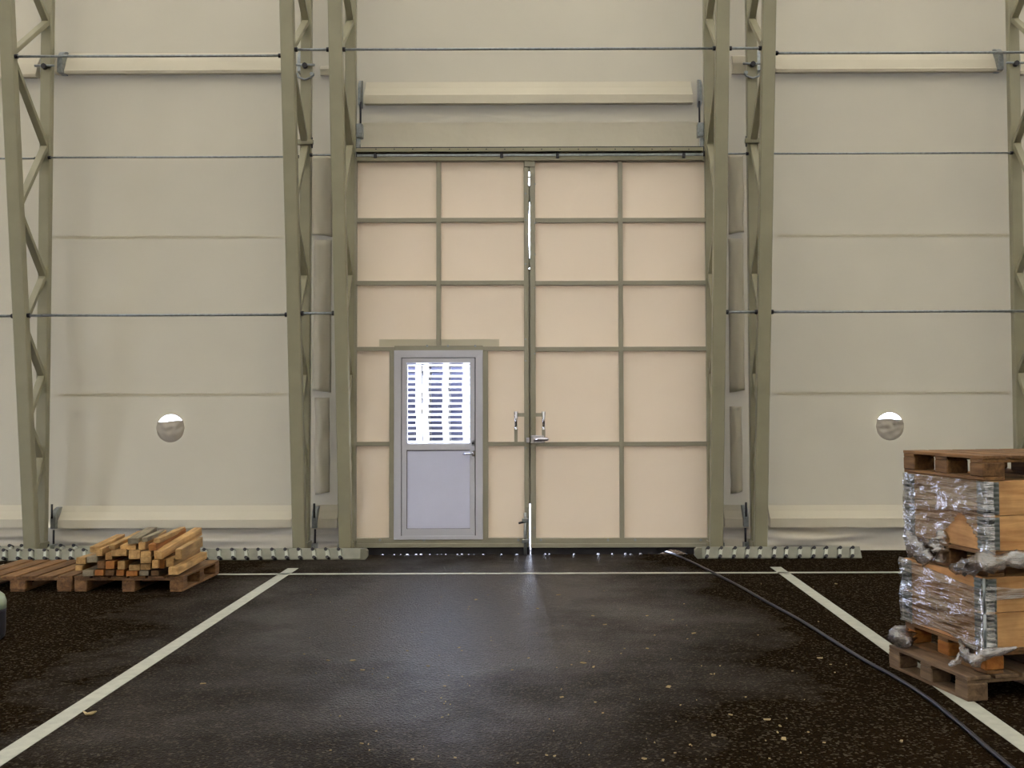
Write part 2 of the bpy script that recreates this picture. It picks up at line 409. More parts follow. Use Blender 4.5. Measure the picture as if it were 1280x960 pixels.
# ------------------------------------------------------------------ vents: round hole with fabric pocket
def vent(c, label, seed):
    e = empty('wall_vent', (c.x, WY, c.z), 0, label, 'vent', 'round vents in the fabric wall')
    vv, ff = [], []
    n, mz = 18, 12
    for j in range(mz+1):
        for i in range(n+1):
            s = i/n*2-1
            top = .088 + .010*math.sin(s*3+seed) - .012*(1-s*s)
            tz = j/mz
            hw = VR*1.06
            x = s*hw
            zb = -math.sqrt(max(0, hw*hw-x*x))
            ztop = min(top, math.sqrt(max(0, hw*hw-x*x))) if abs(s) > .9 else top
            z = ztop*(1-tz)+zb*tz
            r2 = max(0, 1-(x*x+z*z)/(hw*hw))
            y = -.012-.055*math.sqrt(r2)*(1-.35*tz) - .03*noise.noise(Vector((s*2.9+tz*1.5, tz*4.5, seed)))*math.sqrt(r2)
            vv.append((x, min(y, -.006), z))
    for j in range(mz):
        for i in range(n):
            a = j*(n+1)+i; ff.append((a, a+1, a+n+2, a+n+1))
    link('fabric_pocket', mesh(vv, ff, True), M['pocket'], e)
    vv, ff = [], []
    for k in range(32):
        a = 2*math.pi*k/32
        for r, y in ((VR*.985, -.001), (VR*.985, -.007), (VR*1.07, -.005)):
            vv.append((math.cos(a)*r, y, math.sin(a)*r))
    for k in range(32):
        a, b_ = k*3, ((k+1) % 32)*3
        ff += [(a, b_, b_+1, a+1), (a+1, b_+1, b_+2, a+2)]
    link('hem_ring', mesh(vv, ff, True), M['wall'], e)
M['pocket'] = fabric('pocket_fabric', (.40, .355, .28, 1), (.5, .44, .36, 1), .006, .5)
vent(vents[0], 'round wall vent with sagging fabric pocket, left of the gate', .4)
vent(vents[1], 'round wall vent with sagging fabric pocket, right of the gate above the wrapped crates', 2.1)

# ------------------------------------------------------------------ lacing flaps between paired frames
def flap(u0, u1, v0, v1, label, seed, dark=False):
    a, b_ = at(u0, v0, WY-.05), at(u1, v1, WY-.05)
    nx, nz = 8, 26
    vv, ff = [], []
    wd = b_.x-a.x; H = a.z-b_.z
    for j in range(nz+1):
        t = j/nz
        for i in range(nx+1):
            s = i/nx
            x = a.x+wd*s + .012*noise.noise(Vector((t*3, seed, s)))
            y = WY-.012-.05*math.sin(math.pi*s)*(.75+.5*t) - .02*noise.noise(Vector((s*3.1+seed, t*H*4.2, seed*3)))
            z = a.z-H*t + (.03*(s-.5)*(1 if seed > 3 else -1) if j == nz else 0)
            vv.append((x, min(y, WY-.008), z))
    for j in range(nz):
        for i in range(nx):
            q = j*(nx+1)+i; ff.append((q, q+nx+1, q+nx+2, q+1))
    me = mesh(vv, ff, True)
    o = link('lacing_flap', me, M['flap'])
    o.location = (0, 0, 0)
    sm = o.modifiers.new('s', 'SOLIDIFY'); sm.thickness = .004
    tag(o, label, 'fabric flap', 'fabric flaps covering the lacing between paired frames')
flap(389, 415, 194, 294, 'top hanging fabric flap between the paired frames left of the gate', 1)
flap(391, 413, 300, 489, 'middle hanging fabric flap between the paired frames left of the gate', 2)
flap(393, 411, 497, 617, 'lowest creased fabric flap between the paired frames left of the gate', 3.4)
flap(911, 931, 194, 291, 'top hanging fabric flap between the paired frames right of the gate', 4)
flap(911, 932, 298, 489, 'middle hanging fabric flap between the paired frames right of the gate', 5)
flap(913, 929, 508, 616, 'lowest fabric flap between the paired frames right of the gate', 6)

# ------------------------------------------------------------------ truss frames
def inner_y(z): return 11.3-.12*z
TOPZ = 7.3
ON = [7.15, 6.02, 4.60, 3.13, 2.01, 1.10]           # nodes on the outer chord
IN = [6.75, 5.38, 3.78, 2.55, 1.52, .62]            # nodes on the inner chord
def frame(key, label):
    X = BX[key]
    e = empty('truss_column', (X, 11.4, 0), 0, label, 'steel column', 'lattice steel columns of the hall')
    o = link('outer_chord', box_me(.12, .09, TOPZ-.03, M['steel'], .008), None, e, (0, .1, TOPZ/2+.015))
    b = link('inner_chord', box_me(.14, TOPZ, .10, M['steel'], .008), None, e)
    aim(b, (0, inner_y(0)-11.4, .02), (0, inner_y(TOPZ)-11.4, TOPZ))
    pts = []
    for a, c in zip(ON, IN): pts += [(.05, a, True), (0, c, False)]
    def P(z, outer): return Vector((0, .07, z)) if outer else Vector((0, inner_y(z)-11.4+.03, z))
    for (_, z0, o0), (_, z1, o1) in zip(pts[:-1], pts[1:]):
        p0, p1 = P(z0, o0), P(z1, o1)
        d = link('brace', box_me(.075, round((p1-p0).length, 3), .05, M['steel'], .004), None, e)
        aim(d, p0, p1)
    box('base_plate', (-.12, -.2, .0), (.12, .17, .015), M['rail'], e)
    for sx in (-1, 1):
        box('gusset', (sx*.075-.006, -.1, .015), (sx*.075+.006, .12, .16), M['steel'], e)
    return e
FR = {
 'E': frame('E', 'tall lattice steel column at the far left, behind the flat pallet'),
 'A': frame('A', 'outer lattice steel column of the pair left of the gate'),
 'B': frame('B', 'inner lattice steel column of the pair left of the gate, touching the left gate leaf'),
 'C': frame('C', 'inner lattice steel column of the pair right of the gate, touching the right gate leaf'),
 'D': frame('D', 'outer lattice steel column of the pair right of the gate'),
 'F': frame('F', 'lattice steel column at the right edge, behind the wrapped crate stack'),
}
# end plates and threaded rods of the tension tubes, clamps
def dplate(fr, side, z0, z1, dep, th=.055):
    X = .066*side
    prof = []
    for k in range(9):
        a = math.pi/2*k/8
        prof.append((WY-11.4-.01-dep*math.sin(a), z0+(z1-z0)*.55+(z1-z0)*.55*math.cos(a)))
    prof += [(WY-11.4-dep-.01, z0), (WY-11.4-.01, z0)]
    link('end_plate', extrude_me(prof, 'X', X, X+side*th), M['galv'], fr)
def rod_v(fr, side, z0, z1, off=.1, y=.2):
    tube('threaded_rod', [(off*side, y, z0), (off*side, y, z1)], .012, M['dark'], fr)
zt, zb = R3[1]
for k, side in (('E', 1), ('A', -1), ('A', 1), ('B', -1), ('C', 1), ('D', -1), ('D', 1), ('F', -1)):
    dplate(FR[k], side, zb+.0, zt-.03, .17)
for k, side in (('E', 1), ('A', 1), ('B', -1), ('C', 1), ('D', -1)):
    rod_v(FR[k], side, .06, zb-.01, .105, .17)
    rod_v(FR[k], side, (zb+zt)/2, zt+.04, .105, .12)
    box('foot_clamp', (side*.07, .09, .05), (side*.13, .2, .12), M['galv'], FR[k])
zt, zb = R2
for k, side in (('B', 1), ('C', -1)):
    dplate(FR[k], side, zb-.02, zt-.02, .17, .03)
    tube('threaded_rod', [(side*.10, .16, zb), (side*.10, .16, zb-.27)], .011, M['dark'], FR[k])
    box('rod_bracket', (side*.06, .1, zb-.42), (side*.13, .2, zb-.26), M['galv'], FR[k], .006)
    box('rod_bracket', (side*.06, .1, zb-.56), (side*.105, .16, zb-.43), M['galv'], FR[k], .006)
    tube('bolt', [(side*.11, .085, zb-.36), (side*.11, .1, zb-.36)], .018, M['galv'], FR[k])
zt, zb = R1
for k in ('E', 'A', 'D', 'F'):
    for side in ((1, -1) if k in 'EF' else ((-1,) if k == 'A' else (1,))):
        dplate(FR[k], side, zb+.0, zt-.02, .15, .06)
    tube('cross_bolt', [(-.11, .03, zb+.02), (.11, .03, zb+.02)], .014, M['galv'], FR[k])
    tube('bolt', [(0, .0, zb+.01), (0, .05, zb+.01)], .03, M['dark'], FR[k])
for k in ('A', 'D'):
    z = zb-.12
    tube('clamp', [(-.09, .04, z+.05), (-.075, .03, z), (0, .02, z-.03), (.075, .03, z), (.09, .04, z+.05)], .012, M['galv'], FR[k])
    tube('bolt', [(.08*(1 if k == 'A' else -1), .0, z+.03), (.08*(1 if k == 'A' else -1), .05, z+.03)], .022, M['galv'], FR[k])
    z = 4.62
    box('clamp_bar', (-.10, .0, z-.02), (.10, .045, z+.035), M['steel'], FR[k], .006)
    for s in (-1, 1):
        tube('clamp_rod', [(s*.085, .02, z-.06), (s*.085, .02, z+.06)], .008, M['dark'], FR[k])

# tie rods between frames
def tie(x0, x1, Y, z, label, r=.013, z1=None):
    z1 = z if z1 is None else z1
    e = empty('tie_rod', (x0, Y, z), 0, label, 'tie rod', 'galvanised tie rods between the columns')
    tube('rod', [(0, 0, 0), (x1-x0, 0, z1-z)], r, M['galv'], e, 10)
    tube('nut', [(.0, 0, 0), (.03, 0, 0)], r*1.8, M['dark'], e, 6)
    tube('nut', [(x1-x0-.03, 0, z1-z), (x1-x0, 0, z1-z)], r*1.8, M['dark'], e, 6)
h = .07
def Yi(z): return inner_y(z)
z1 = at(650, 64, 10.72).z; Y1 = inner_y(z1)
za = at(200, 70, Y1).z; zc = at(1110, 66, Y1).z
tie(BX['E']+h, BX['A']-h, Y1, za, 'topmost tie rod, left bay, above the left white sleeve', .014)
tie(BX['A']+h, BX['B']-h, Y1, z1, 'topmost short tie rod between the paired columns left of the gate', .014)
tie(BX['B']+h, BX['C']-h, Y1, z1, 'topmost long tie rod spanning above the gate', .014)
tie(BX['C']+h, BX['D']-h, Y1, z1, 'topmost short tie rod between the paired columns right of the gate', .014)
tie(BX['D']+h, BX['F']-h, Y1, zc, 'topmost tie rod, right bay, above the right white sleeve', .014)
Y2 = 11.42; z2 = at(640, 193, Y2).z; h2 = .06
tie(BX['E']-2.94+h2, BX['E']-h2, Y2, z2-.03, 'middle-row tie rod left of the far left column', .011)
tie(BX['E']+h2, BX['A']-h2, Y2, z2-.02, 'middle-row tie rod, left bay, close to the wall', .011)
tie(BX['A']+h2, BX['B']-h2, Y2, z2, 'middle-row short tie rod between the paired columns left of the gate', .011)
tie(BX['C']+h2, BX['D']-h2, Y2, z2, 'middle-row short tie rod between the paired columns right of the gate', .011)
tie(BX['D']+h2, BX['F']-h2, Y2, z2, 'middle-row tie rod, right bay, close to the wall', .011)
z3 = at(640, 390.5, 10.95).z; Y3 = inner_y(z3)
tie(BX['E']-2.94+h, BX['E']-h, Y3, z3-.02, 'lowest-row tie rod left of the far left column', .014)
tie(BX['E']+h, BX['A']-h, Y3, z3-.015, 'lowest-row tie rod, left bay, above the left vent', .014)
tie(BX['A']+h, BX['B']-h, Y3, z3, 'lowest-row short tie rod between the paired columns left of the gate', .014)
tie(BX['C']+h, BX['D']-h, Y3, z3, 'lowest-row short tie rod between the paired columns right of the gate', .014)
tie(BX['D']+h, BX['F']-h, Y3, z3, 'lowest-row tie rod, right bay, above the right vent', .014)

# ------------------------------------------------------------------ anchor rails along the foot of the wall
def anchor_rail(x0, x1, Yf, label, lean, step=.145, hh=.115, off=.05, endround=None):
    e = empty('anchor_rail', ((x0+x1)/2, Yf, 0), 0, label, 'anchor rail')
    L = x1-x0
    prof = [(0, .0), (.0, .012), (.075, hh), (.095, hh), (.095, hh-.012), (.03, .012), (.03, 0)]
    link('angle_profile', extrude_me(prof, 'X', -L/2, L/2), M['rail'], e)
    gm = extrude_me([(-.018, -.056), (.014, -.056), (.022, .045), (-.010, .045)], 'Y', -.030, .012)
    gm.materials.append(M['lug'])
    hm = tube_me([(0, -.045, 0), (0, .02, .01)], .018, 8); hm.materials.append(M['dark'])
    n = int(L/step)
    for i in range(n):
        x = -L/2+off+i*step
        j = random.uniform(-.008, .008)
        gp = link('anchor_lug', gm, None, e, (x+j, .012, .055), (math.radians(-34), math.radians(lean), 0))
        link('bolt_head', hm, None, gp, (0.002, 0, .05))
        link('bolt_head', hm, None, gp, (0.0, -.002, -.052))
    return e
a0 = at(-320, 690, 11.1).x; a1 = at(450, 690, 11.1).x
ar = anchor_rail(a0, a1, 11.12, 'front row of bolted anchor rail along the wall left of the gate', -22, .145)
b0 = at(878, 690, 11.1).x; b1 = at(1078, 690, 11.1).x
br = anchor_rail(b0, b1, 11.12, 'short bolted anchor rail along the wall right of the gate', 14, .143)
c0 = at(-320, 680, 11.5).x; c1 = at(112, 680, 11.5).x
anchor_rail(c0, c1, 11.48, 'rear row of bolted anchor rail behind the far left column', -22, .145, .10, .09)
for e, s, x in ((ar, 1, (a1-a0)/2), (br, -1, -(b1-b0)/2)):
    prof = [(.0, 0), (.05*s, .0), (.075*s, .03), (.075*s, .09), (.05*s, .115), (0, .115)]
    link('end_cap', extrude_me([(x+p[0], p[1]) for p in prof], 'Y', .0, .09), M['rail'], e)

# ------------------------------------------------------------------ gate
GY = 11.46                                          # front plane of the gate bars
def R(u0, v0, u1, v1, Yf):
    a, b = at(u0, (v0+v1)/2, Yf), at(u1, (v0+v1)/2, Yf)
    c, d = at((u0+u1)/2, v0, Yf), at((u0+u1)/2, v1, Yf)
    return a.x, b.x, d.z, c.z
def gbar(name, u0, v0, u1, v1, mat, parent, Yf=GY, th=.045, bev=.003):
    x0, x1, z0, z1 = R(u0, v0, u1, v1, Yf)
    return box(name, (x0, Yf, z0), (x1, Yf+th, z1), mat, parent, bev)
lf = empty('door_1', (0, 0, 0), 0, 'left leaf of the big sliding gate with the small door in it', 'gate leaf', kind='structure')
rf = empty('door_2', (0, 0, 0), 0, 'right leaf of the big sliding gate with beige fabric panels', 'gate leaf', kind='structure')
PY = GY+.047
def panel(u0, v0, u1, v1, parent): gbar('panel', u0, v0, u1, v1, M['gate'], parent, PY, .004, 0)
for (u0, u1) in ((443, 548), (548, 658)):
    for (v0, v1) in ((198, 275), (275, 354), (354, 436)): panel(u0, v0, u1, v1, lf)
for (v0, v1) in ((436, 555), (555, 676)):
    panel(443, v0, 489, v1, lf); panel(607, v0, 658, v1, lf)
for (u0, u1) in ((666, 776), (776, 890)):
    for (v0, v1) in ((198, 275), (275, 354), (354, 436), (436, 555), (555, 676)): panel(u0, v0, u1, v1, rf)
# left leaf bars
for v in (275, 353.5): gbar('rail', 445, v-2.8, 655.5, v+2.8, M['bar'], lf)
gbar('rail', 445, 433.3, 655.5, 438.6, M['bar'], lf)
gbar('rail', 445, 552.2, 486.5, 557.6, M['bar'], lf); gbar('rail', 610, 552.2, 655.5, 557.6, M['bar'], lf)
gbar('rail', 445, 195.5, 655.5, 202, M['bar'], lf)
gbar('mullion', 545.5, 202, 551, 433.3, M['bar'], lf, GY-.002)
gbar('mullion', 486.5, 438.6, 492.5, 673, M['bar'], lf, GY-.004, .055)
gbar('mullion', 603.3, 438.6, 610, 673, M['bar'], lf, GY-.004, .055)
gbar('stile', 655.2, 196, 661.2, 681, M['bar'], lf, GY-.006, .06)
gbar('stile', 441, 196, 445.5, 681, M['bar'], lf, GY-.003)
gbar('bottom_rail', 445, 672.5, 655.5, 679.5, M['bar'], lf, GY-.004, .05)
gbar('bottom_rail', 440, 679.5, 661, 684.5, M['bar'], lf, GY-.02, .07)
gbar('reinforcement_patch', 474, 424, 545.3, 433, M['patch'] if 'patch' in M else M['wall'], lf, GY+.04, .006, 0)
gbar('reinforcement_patch', 551.2, 424, 624, 433, M['wall'], lf, GY+.04, .006, 0)
gbar('head_plate', 493, 432, 603.5, 438.4, M['bar'], lf, GY-.012, .02)
for u in (534, 560, 594):
    p = at(u, 432.5, GY-.012); tube('bolt', [(p.x, GY-.02, p.z), (p.x, GY-.005, p.z)], .014, M['galv'], lf)
# right leaf bars
for v in (275, 353.5, 436.2, 555): gbar('rail', 669.2, v-2.8, 888, v+2.8, M['bar'], rf)
gbar('rail', 669.2, 195.5, 888, 202, M['bar'], rf)
gbar('mullion', 773.6, 202, 779.2, 673, M['bar'], rf, GY-.002)
gbar('stile', 662.8, 196, 669.4, 681, M['bar'], rf, GY-.006, .06)
gbar('stile', 884, 196, 889, 681, M['bar'], rf, GY-.003)
gbar('bottom_rail', 669.2, 672.5, 886, 679.5, M['bar'], rf, GY-.004, .05)
gbar('bottom_rail', 663, 679.5, 890, 684.5, M['bar'], rf, GY-.02, .07)
for par, us, side in ((lf, [(657, [242, 275, 330, 424, 451, 560])], -1), (rf, [(668.5, [230, 279, 318, 360, 442, 660])], 1)):
    for u, vl in us:
        for v in vl:
            p = at(u, v, GY-.01); tube('rivet', [(p.x, GY-.016, p.z), (p.x, GY-.004, p.z)], .010, M['galv'], par, 6)
for par, ul in ((lf, (475, 530, 648)), (rf, (676, 760, 794, 876))):
    for u in ul:
        p = at(u, 675, GY-.01); tube('bolt', [(p.x, GY-.014, p.z), (p.x, GY-.002, p.z)], .015, M['galv'], par, 8)
# seals in the gap between the leaves: daylight shows where they part
def seal(v0, v1, parent, name='gap_seal'):
    x0, x1, z0, z1_ = R(660.8, v0, 663.2, v1, GY)
    box(name, (x0-.004, GY+.03, z0), (x1+.004, GY+.045, z1_), M['bar'], parent)
seal(198, 214, lf); seal(219.5, 221.5, lf); seal(231, 236, lf); seal(236, 252, lf); seal(322.5, 334.5, lf); seal(335.5, 630, lf)
x0, x1, z0, z1_ = R(660.6, 630, 661.9, 694, GY)
box('gap_seal', (x0-.004, GY+.03, max(z0, .002)), (x1, GY+.045, z1_), M['bar'], lf)
for s, par in ((-1, lf), (1, rf)):                  # bowed lips leaving a lens-shaped slit
    n = 14; pr = []
    xm = at(662, 288, GY).x
    ztop, zbot = at(662, 252, GY).z, at(662, 322.5, GY).z
    for k in range(n+1):
        tt = k/n; z = ztop+(zbot-ztop)*tt
        pr.append((xm+s*(.0005+.0105*math.sin(math.pi*tt)), z))
    pr += [(xm+s*.022, zbot), (xm+s*.022, ztop)]
    link('gap_lip', extrude_me(pr, 'Y', GY+.03, GY+.042), M['bar'], par)
# rubber strip below the gate: small gaps against the floor
def brush(u0, u1, par, gaps):
    x0, x1 = at(u0, 690, GY+.01).x, at(u1, 690, GY+.01).x
    zt = at(600, 684.5, GY).z+.005
    pts = [(x0, zt), (x0, -.002)]; x = x0
    while x < x1-.03:
        stp = random.uniform(.02, .09)
        x = min(x+stp, x1-.01)
        dens = gaps((x-x0)/(x1-x0))
        if random.random() < dens:
            hgt = random.uniform(.006, .013); wd = random.uniform(.012, .03)
            pts += [(x, -.002), (x+.002, hgt), (x+wd, hgt), (x+wd+.002, -.002)]
            x += wd+.003
    pts += [(x1+.02, -.002), (x1+.02, zt)]
    bmn = bmesh.new(); vv = [bmn.verts.new((p[0], GY+.02, p[1])) for p in pts]
    bmn.faces.new(vv)
    r = bmesh.ops.extrude_face_region(bmn, geom=bmn.faces[:])
    bmesh.ops.translate(bmn, vec=(0, .012, 0), verts=[v for v in r['geom'] if isinstance(v, bmesh.types.BMVert)])
    bmesh.ops.triangulate(bmn, faces=bmn.faces[:])
    bmesh.ops.recalc_face_normals(bmn, faces=bmn.faces[:])
    me = bpy.data.meshes.new('m'); bmn.to_mesh(me); bmn.free()
    link('floor_seal', me, M['rubber'], par)
brush(436, 660, lf, lambda f: .9 if .2 < f < .45 or .6 < f < .75 else .35)
brush(664, 823, rf, lambda f: .6)
brush(858, 892, rf, lambda f: .4)
# lifted corner of the seal around the cable
xa, xb = at(822, 692, GY).x, at(860, 692, GY).x
zt = at(600, 684.5, GY).z+.005
me = extrude_me([(xa, .0), (xa-.02, zt), (xb+.03, zt), (xb, .0), ((xa+xb)/2+.05, .045), ((xa+xb)/2-.03, .05)], 'Y', GY+.02, GY+.032)
bm = bmesh.new(); bm.from_mesh(me); bmesh.ops.triangulate(bm, faces=bm.faces[:]); bm.to_mesh(me); bm.free()
link('floor_seal', me, M['rubber'], rf)

# track over the gate
tr_ = empty('gate_track', (0, 0, 0), 0, 'long steel sliding track above the gate leaves', 'gate track')
gbar('cover_angle', 445, 184.5, 879, 189, M['steel'], tr_, GY-.10, .20)
box('head_light_block', (GX0-.02, GY+.04, GTOP-.06), (GX1+.02, WY+.01, GTOP+.01), M['rubber'], tr_)  # added block that keeps daylight from leaking in over the gate
gbar('backing', 445, 189, 882, 199, M['dark'], tr_, GY+.0, .03)
gbar('track_rail', 446, 191.8, 879, 195, M['galv'], tr_, GY-.05, .04)
gbar('lower_lip', 446, 195, 879, 200.5, M['steel'], tr_, GY-.04, .03)
for u in (469, 627, 697, 855):
    gbar('roller_bracket', u-1.8, 190, u+1.8, 197, M['dark'], tr_, GY-.065, .03)
for i, u in enumerate(range(470, 880, 23)):
    p = at(u, 186.6, GY-.10)
    tube('rivet', [(p.x, GY-.106, p.z), (p.x, GY-.098, p.z)], .007, M['dark'], tr_, 6)
gbar('centre_plate', 655.5, 194, 669, 208, M['bar'], lf, GY-.02, .015)

# pull handles
def pull(u, side, par):
    Yh = GY-.10
    p = lambda uu, v: at(uu, v, Yh)
    a, b_, c = p(u, 514.5), p(u, 537), p(u, 555)
    arm = p(660 if side < 0 else 664, 518.5); ar2 = p(u, 518.5)
    hd = empty  # noqa
    base = box('handle_arm', (min(arm.x, ar2.x), GY-.105, arm.z-.02), (max(arm.x, ar2.x), GY-.085, arm.z+.02), M['bar'], par)
    box('handle_bar', (c.x-.019, GY-.115, c.z), (c.x+.019, GY-.095, b_.z), M['bar'], par)
    tube('chrome_grip', [(a.x, Yh-.005, a.z), (a.x, Yh-.005, a.z-.02), (a.x, Yh-.03, a.z-.06), (a.x, Yh-.03, b_.z+.05), (b_.x, Yh-.005, b_.z+.01), (b_.x, Yh-.005, b_.z)],
         .016, M['chrome'], par, 10, rads=[.024, .024, .019, .015, .019, .022])
pull(645, -1, lf); pull(679.5, 1, rf)
# latch
gbar('latch_plate', 663.2, 544.5, 680.5, 554, M['chrome'], rf, GY-.125, .012)
p0, p1 = at(667, 549.5, GY-.15), at(686, 549, GY-.15)
tube('latch_lever', [(p0.x, p0.y, p0.z), (p1.x-.02, p0.y, p0.z+.004), (p1.x, p0.y, p0.z)], .02, M['chrome'], rf, 10, rads=[.028, .022, .012])
gbar('latch_keeper', 657.5, 547, 662, 553.5, M['chrome'], lf, GY-.06, .05)
# drop bolt
p0, p1 = at(656.6, 641, GY-.03), at(656.6, 694, GY-.03)
tube('drop_bolt', [(p0.x, p0.y, p0.z), (p0.x, p0.y, .004)], .018, M['galv'], lf, 10)
q = at(648.5, 653, GY-.05)
tube('bolt_handle', [(p0.x, p0.y-.01, q.z+.006), (q.x, q.y-.02, q.z-.006)], .012, M['dark'], lf)
for v in (651, 677): gbar('bolt_guide', 652.5, v-2.5, 661, v+2, M['galv'], lf, GY-.06, .055)

# ------------------------------------------------------------------ small door
dr = empty('door_3', (0, 0, 0), 0, 'grey aluminium door with a glazed upper half, set in the left gate leaf', 'door', kind='structure')
DY = GY-.02
def ring(name, u0, v0, u1, v1, t0, mat, parent, Yf, th, tb=None):  # mitred frame
    x0, x1, z0, z1_ = R(u0, v0, u1, v1, Yf)
    tb = t0 if tb is None else tb
    s = t0; objs = []
    P = [[(x0, z0), (x1, z0), (x1-s, z0+tb), (x0+s, z0+tb)], [(x0, z1_), (x1, z1_), (x1-s, z1_-s), (x0+s, z1_-s)],
         [(x0, z0), (x0, z1_), (x0+s, z1_-s), (x0+s, z0+tb)], [(x1, z0), (x1, z1_), (x1-s, z1_-s), (x1-s, z0+tb)]]
    for pr, nm in zip(P, ('bottom', 'top', 'left', 'right')):
        me = extrude_me(pr, 'Y', Yf, Yf+th)
        bm = bmesh.new(); bm.from_mesh(me); bmesh.ops.bevel(bm, geom=bm.edges[:], offset=.0015, segments=1, affect='EDGES'); bm.to_mesh(me); bm.free()
        objs.append(link(name, me, mat, parent))
    return objs
pxm = 1280/11.45
ring('frame_member', 492.3, 437.8, 603.5, 674.5, 9/pxm, M['alu'], dr, DY, .05, 4.5/pxm)
ring('gasket', 498, 443.5, 598, 673, 6/pxm, M['groove'], dr, DY+.035, .02)
# leaf
ring('leaf_member', 502.3, 447.6, 593.4, 670.2, 6/pxm, M['alu'], dr, DY+.008, .045, 9/pxm)
gbar('mid_rail', 508, 555.2, 588.5, 562.6, M['alu'], dr, DY+.009, .04)
for (u0, v0, u1, v1) in ((501.6, 447, 502.3, 671), (594.4, 447, 595.2, 671), (502, 446.8, 595, 447.6)):
    gbar('leaf_gap', u0, v0, u1, v1, M['groove'], dr, DY+.02, .02, 0)
gp = gbar('lower_panel', 507, 561, 589.5, 663, M['alupanel'], dr, DY+.018, .02, 0)
ring('panel_gasket', 508, 562.6, 588.4, 661.6, 1.0/pxm, M['groove'], dr, DY+.012, .012)
gbar('window_pane', 507, 453, 589.5, 557, M['glass'], dr, DY+.03, .005, 0)
ring('glazing_bead', 508, 454.4, 588.4, 555.4, 1.4/pxm, M['alu'], dr, DY+.012, .03)
p = at(591.5, 567, DY)
lv = tube('lever_handle', [(p.x, DY, p.z), (p.x, DY-.05, p.z), (p.x-.02, DY-.06, p.z), (p.x-.11, DY-.055, p.z-.004)], .011, M['chrome'], dr, 10)
box('handle_rose', (p.x-.018, DY-.004, p.z-.035), (p.x+.018, DY+.006, p.z+.03), M['chrome'], dr, .004)
p = at(591.3, 554, DY)
box('lock_plate', (p.x-.018, DY-.004, p.z-.03), (p.x+.016, DY+.006, p.z+.03), M['galv'], dr, .004)
tube('lock_knob', [(p.x, DY, p.z), (p.x, DY-.03, p.z)], .014, M['dark'], dr, 10)

# ------------------------------------------------------------------ parking lines (thin paint film)
def line(name_label, pts4):
    vv = [(p[0], p[1], .0008) for p in pts4]+[(p[0], p[1], .003) for p in pts4]
    o = link('painted_line', fixn(mesh(vv, BOX)), M['paint'])
    tag(o, name_label, 'floor marking')
def hline(x0, x1, y, wd, label): line(label, [(x0, y-wd/2), (x1, y-wd/2), (x1, y+wd/2), (x0, y+wd/2)])
def vline(pa, pb, wd, label):
    a, b_ = gnd(*pa), gnd(*pb); d = Vector((b_.x-a.x, b_.y-a.y, 0)).normalized(); s = Vector((-d.y, d.x, 0))*wd/2
    line(label, [(a.x-s.x, a.y-s.y), (b_.x-s.x, b_.y-s.y), (b_.x+s.x, b_.y+s.y), (a.x+s.x, a.y+s.y)])
yl = gnd(640, 717).y
hline(-9, 9, yl, .075, 'long white line across the floor, parallel to the gate')
vline((366.5, 710.5), (-120, 1027), .11, 'white bay line running to the bottom left corner')
vline((969.5, 709), (1500, 1088), .11, 'white bay line running under the pallets to the right edge')
vline((11, 705.5), (-1100, 1062), .11, 'white bay line at the far left edge, partly behind the flat pallet')

# ------------------------------------------------------------------ cable
cp = [(836, 690.5), (848, 695), (868, 704), (890, 715), (925, 733), (960, 753), (1000, 775), (1040, 800), (1080, 825), (1120, 847), (1160, 873), (1200, 905), (1236, 936), (1275, 968), (1330, 1010)]
pts = [gnd(u, v, .013) for u, v in cp]
pts = [Vector((pts[0].x-.3, 12.3, .013))]+pts
sm = []
for i in range(len(pts)-1):
    p0, p1, p2, p3 = pts[max(i-1, 0)], pts[i], pts[i+1], pts[min(i+2, len(pts)-1)]
    for k in range(5):
        tt = k/5
        sm.append(.5*((2*p1)+(-p0+p2)*tt+(2*p0-5*p1+4*p2-p3)*tt*tt+(-p0+3*p1-3*p2+p3)*tt**3))
sm.append(pts[-1])
for s_ in sm: s_.z = .0125
tag(tube('cable', sm, .012, M['cable'], None, 8), 'black cable running from under the gate to the bottom right corner', 'cable')

# ------------------------------------------------------------------ pallets
def pallet(x, y, z, rz, W, L, mat, label, group=None, cat='pallet', deck=7, gapw=.022, blk=(.11, .13), skip_bottom_front=0.0, blockmat=None, rnd=1.0, ftop=True):
    e = empty('wooden_pallet', (x, y, z), rz, label, cat, group)
    bm_ = blockmat or mat
    t = .02
    bxs = [blk[0]/2, W/2, W-blk[0]/2]; bys = [blk[1]/2, L/2, L-blk[1]/2]
    for i, bx in enumerate(bxs):
        sk = skip_bottom_front if i == 0 else 0
        link('bottom_board', box_me(blk[0]-.01, L-sk, t, mat, .003), None, e, (bx, (L+sk)/2, t/2))
    for i, bx in enumerate(bxs):
        for j, by in enumerate(bys):
            low = 0 if (i == 0 and j == 0 and skip_bottom_front) else t
            link('block', box_me(blk[0], blk[1], .079+t-low, bm_, .006), None, e, (bx, by, low+(.079+t-low)/2))
    for by in bys:
        link('stringer_board', box_me(W, blk[1]-.01, t, mat, .003), None, e, (W/2, by, .099+t/2))
    bw = (W-gapw*(deck-1))/deck
    for k in range(deck):
        w_ = bw*(1+.0)
        link('deck_board', box_me(w_, L, t, mat, .003), None, e,
             (bw/2+k*(bw+gapw), L/2+random.uniform(-.006, .006)*rnd, .119+t/2), (0, 0, random.uniform(-.006, .006)*rnd))
    return e
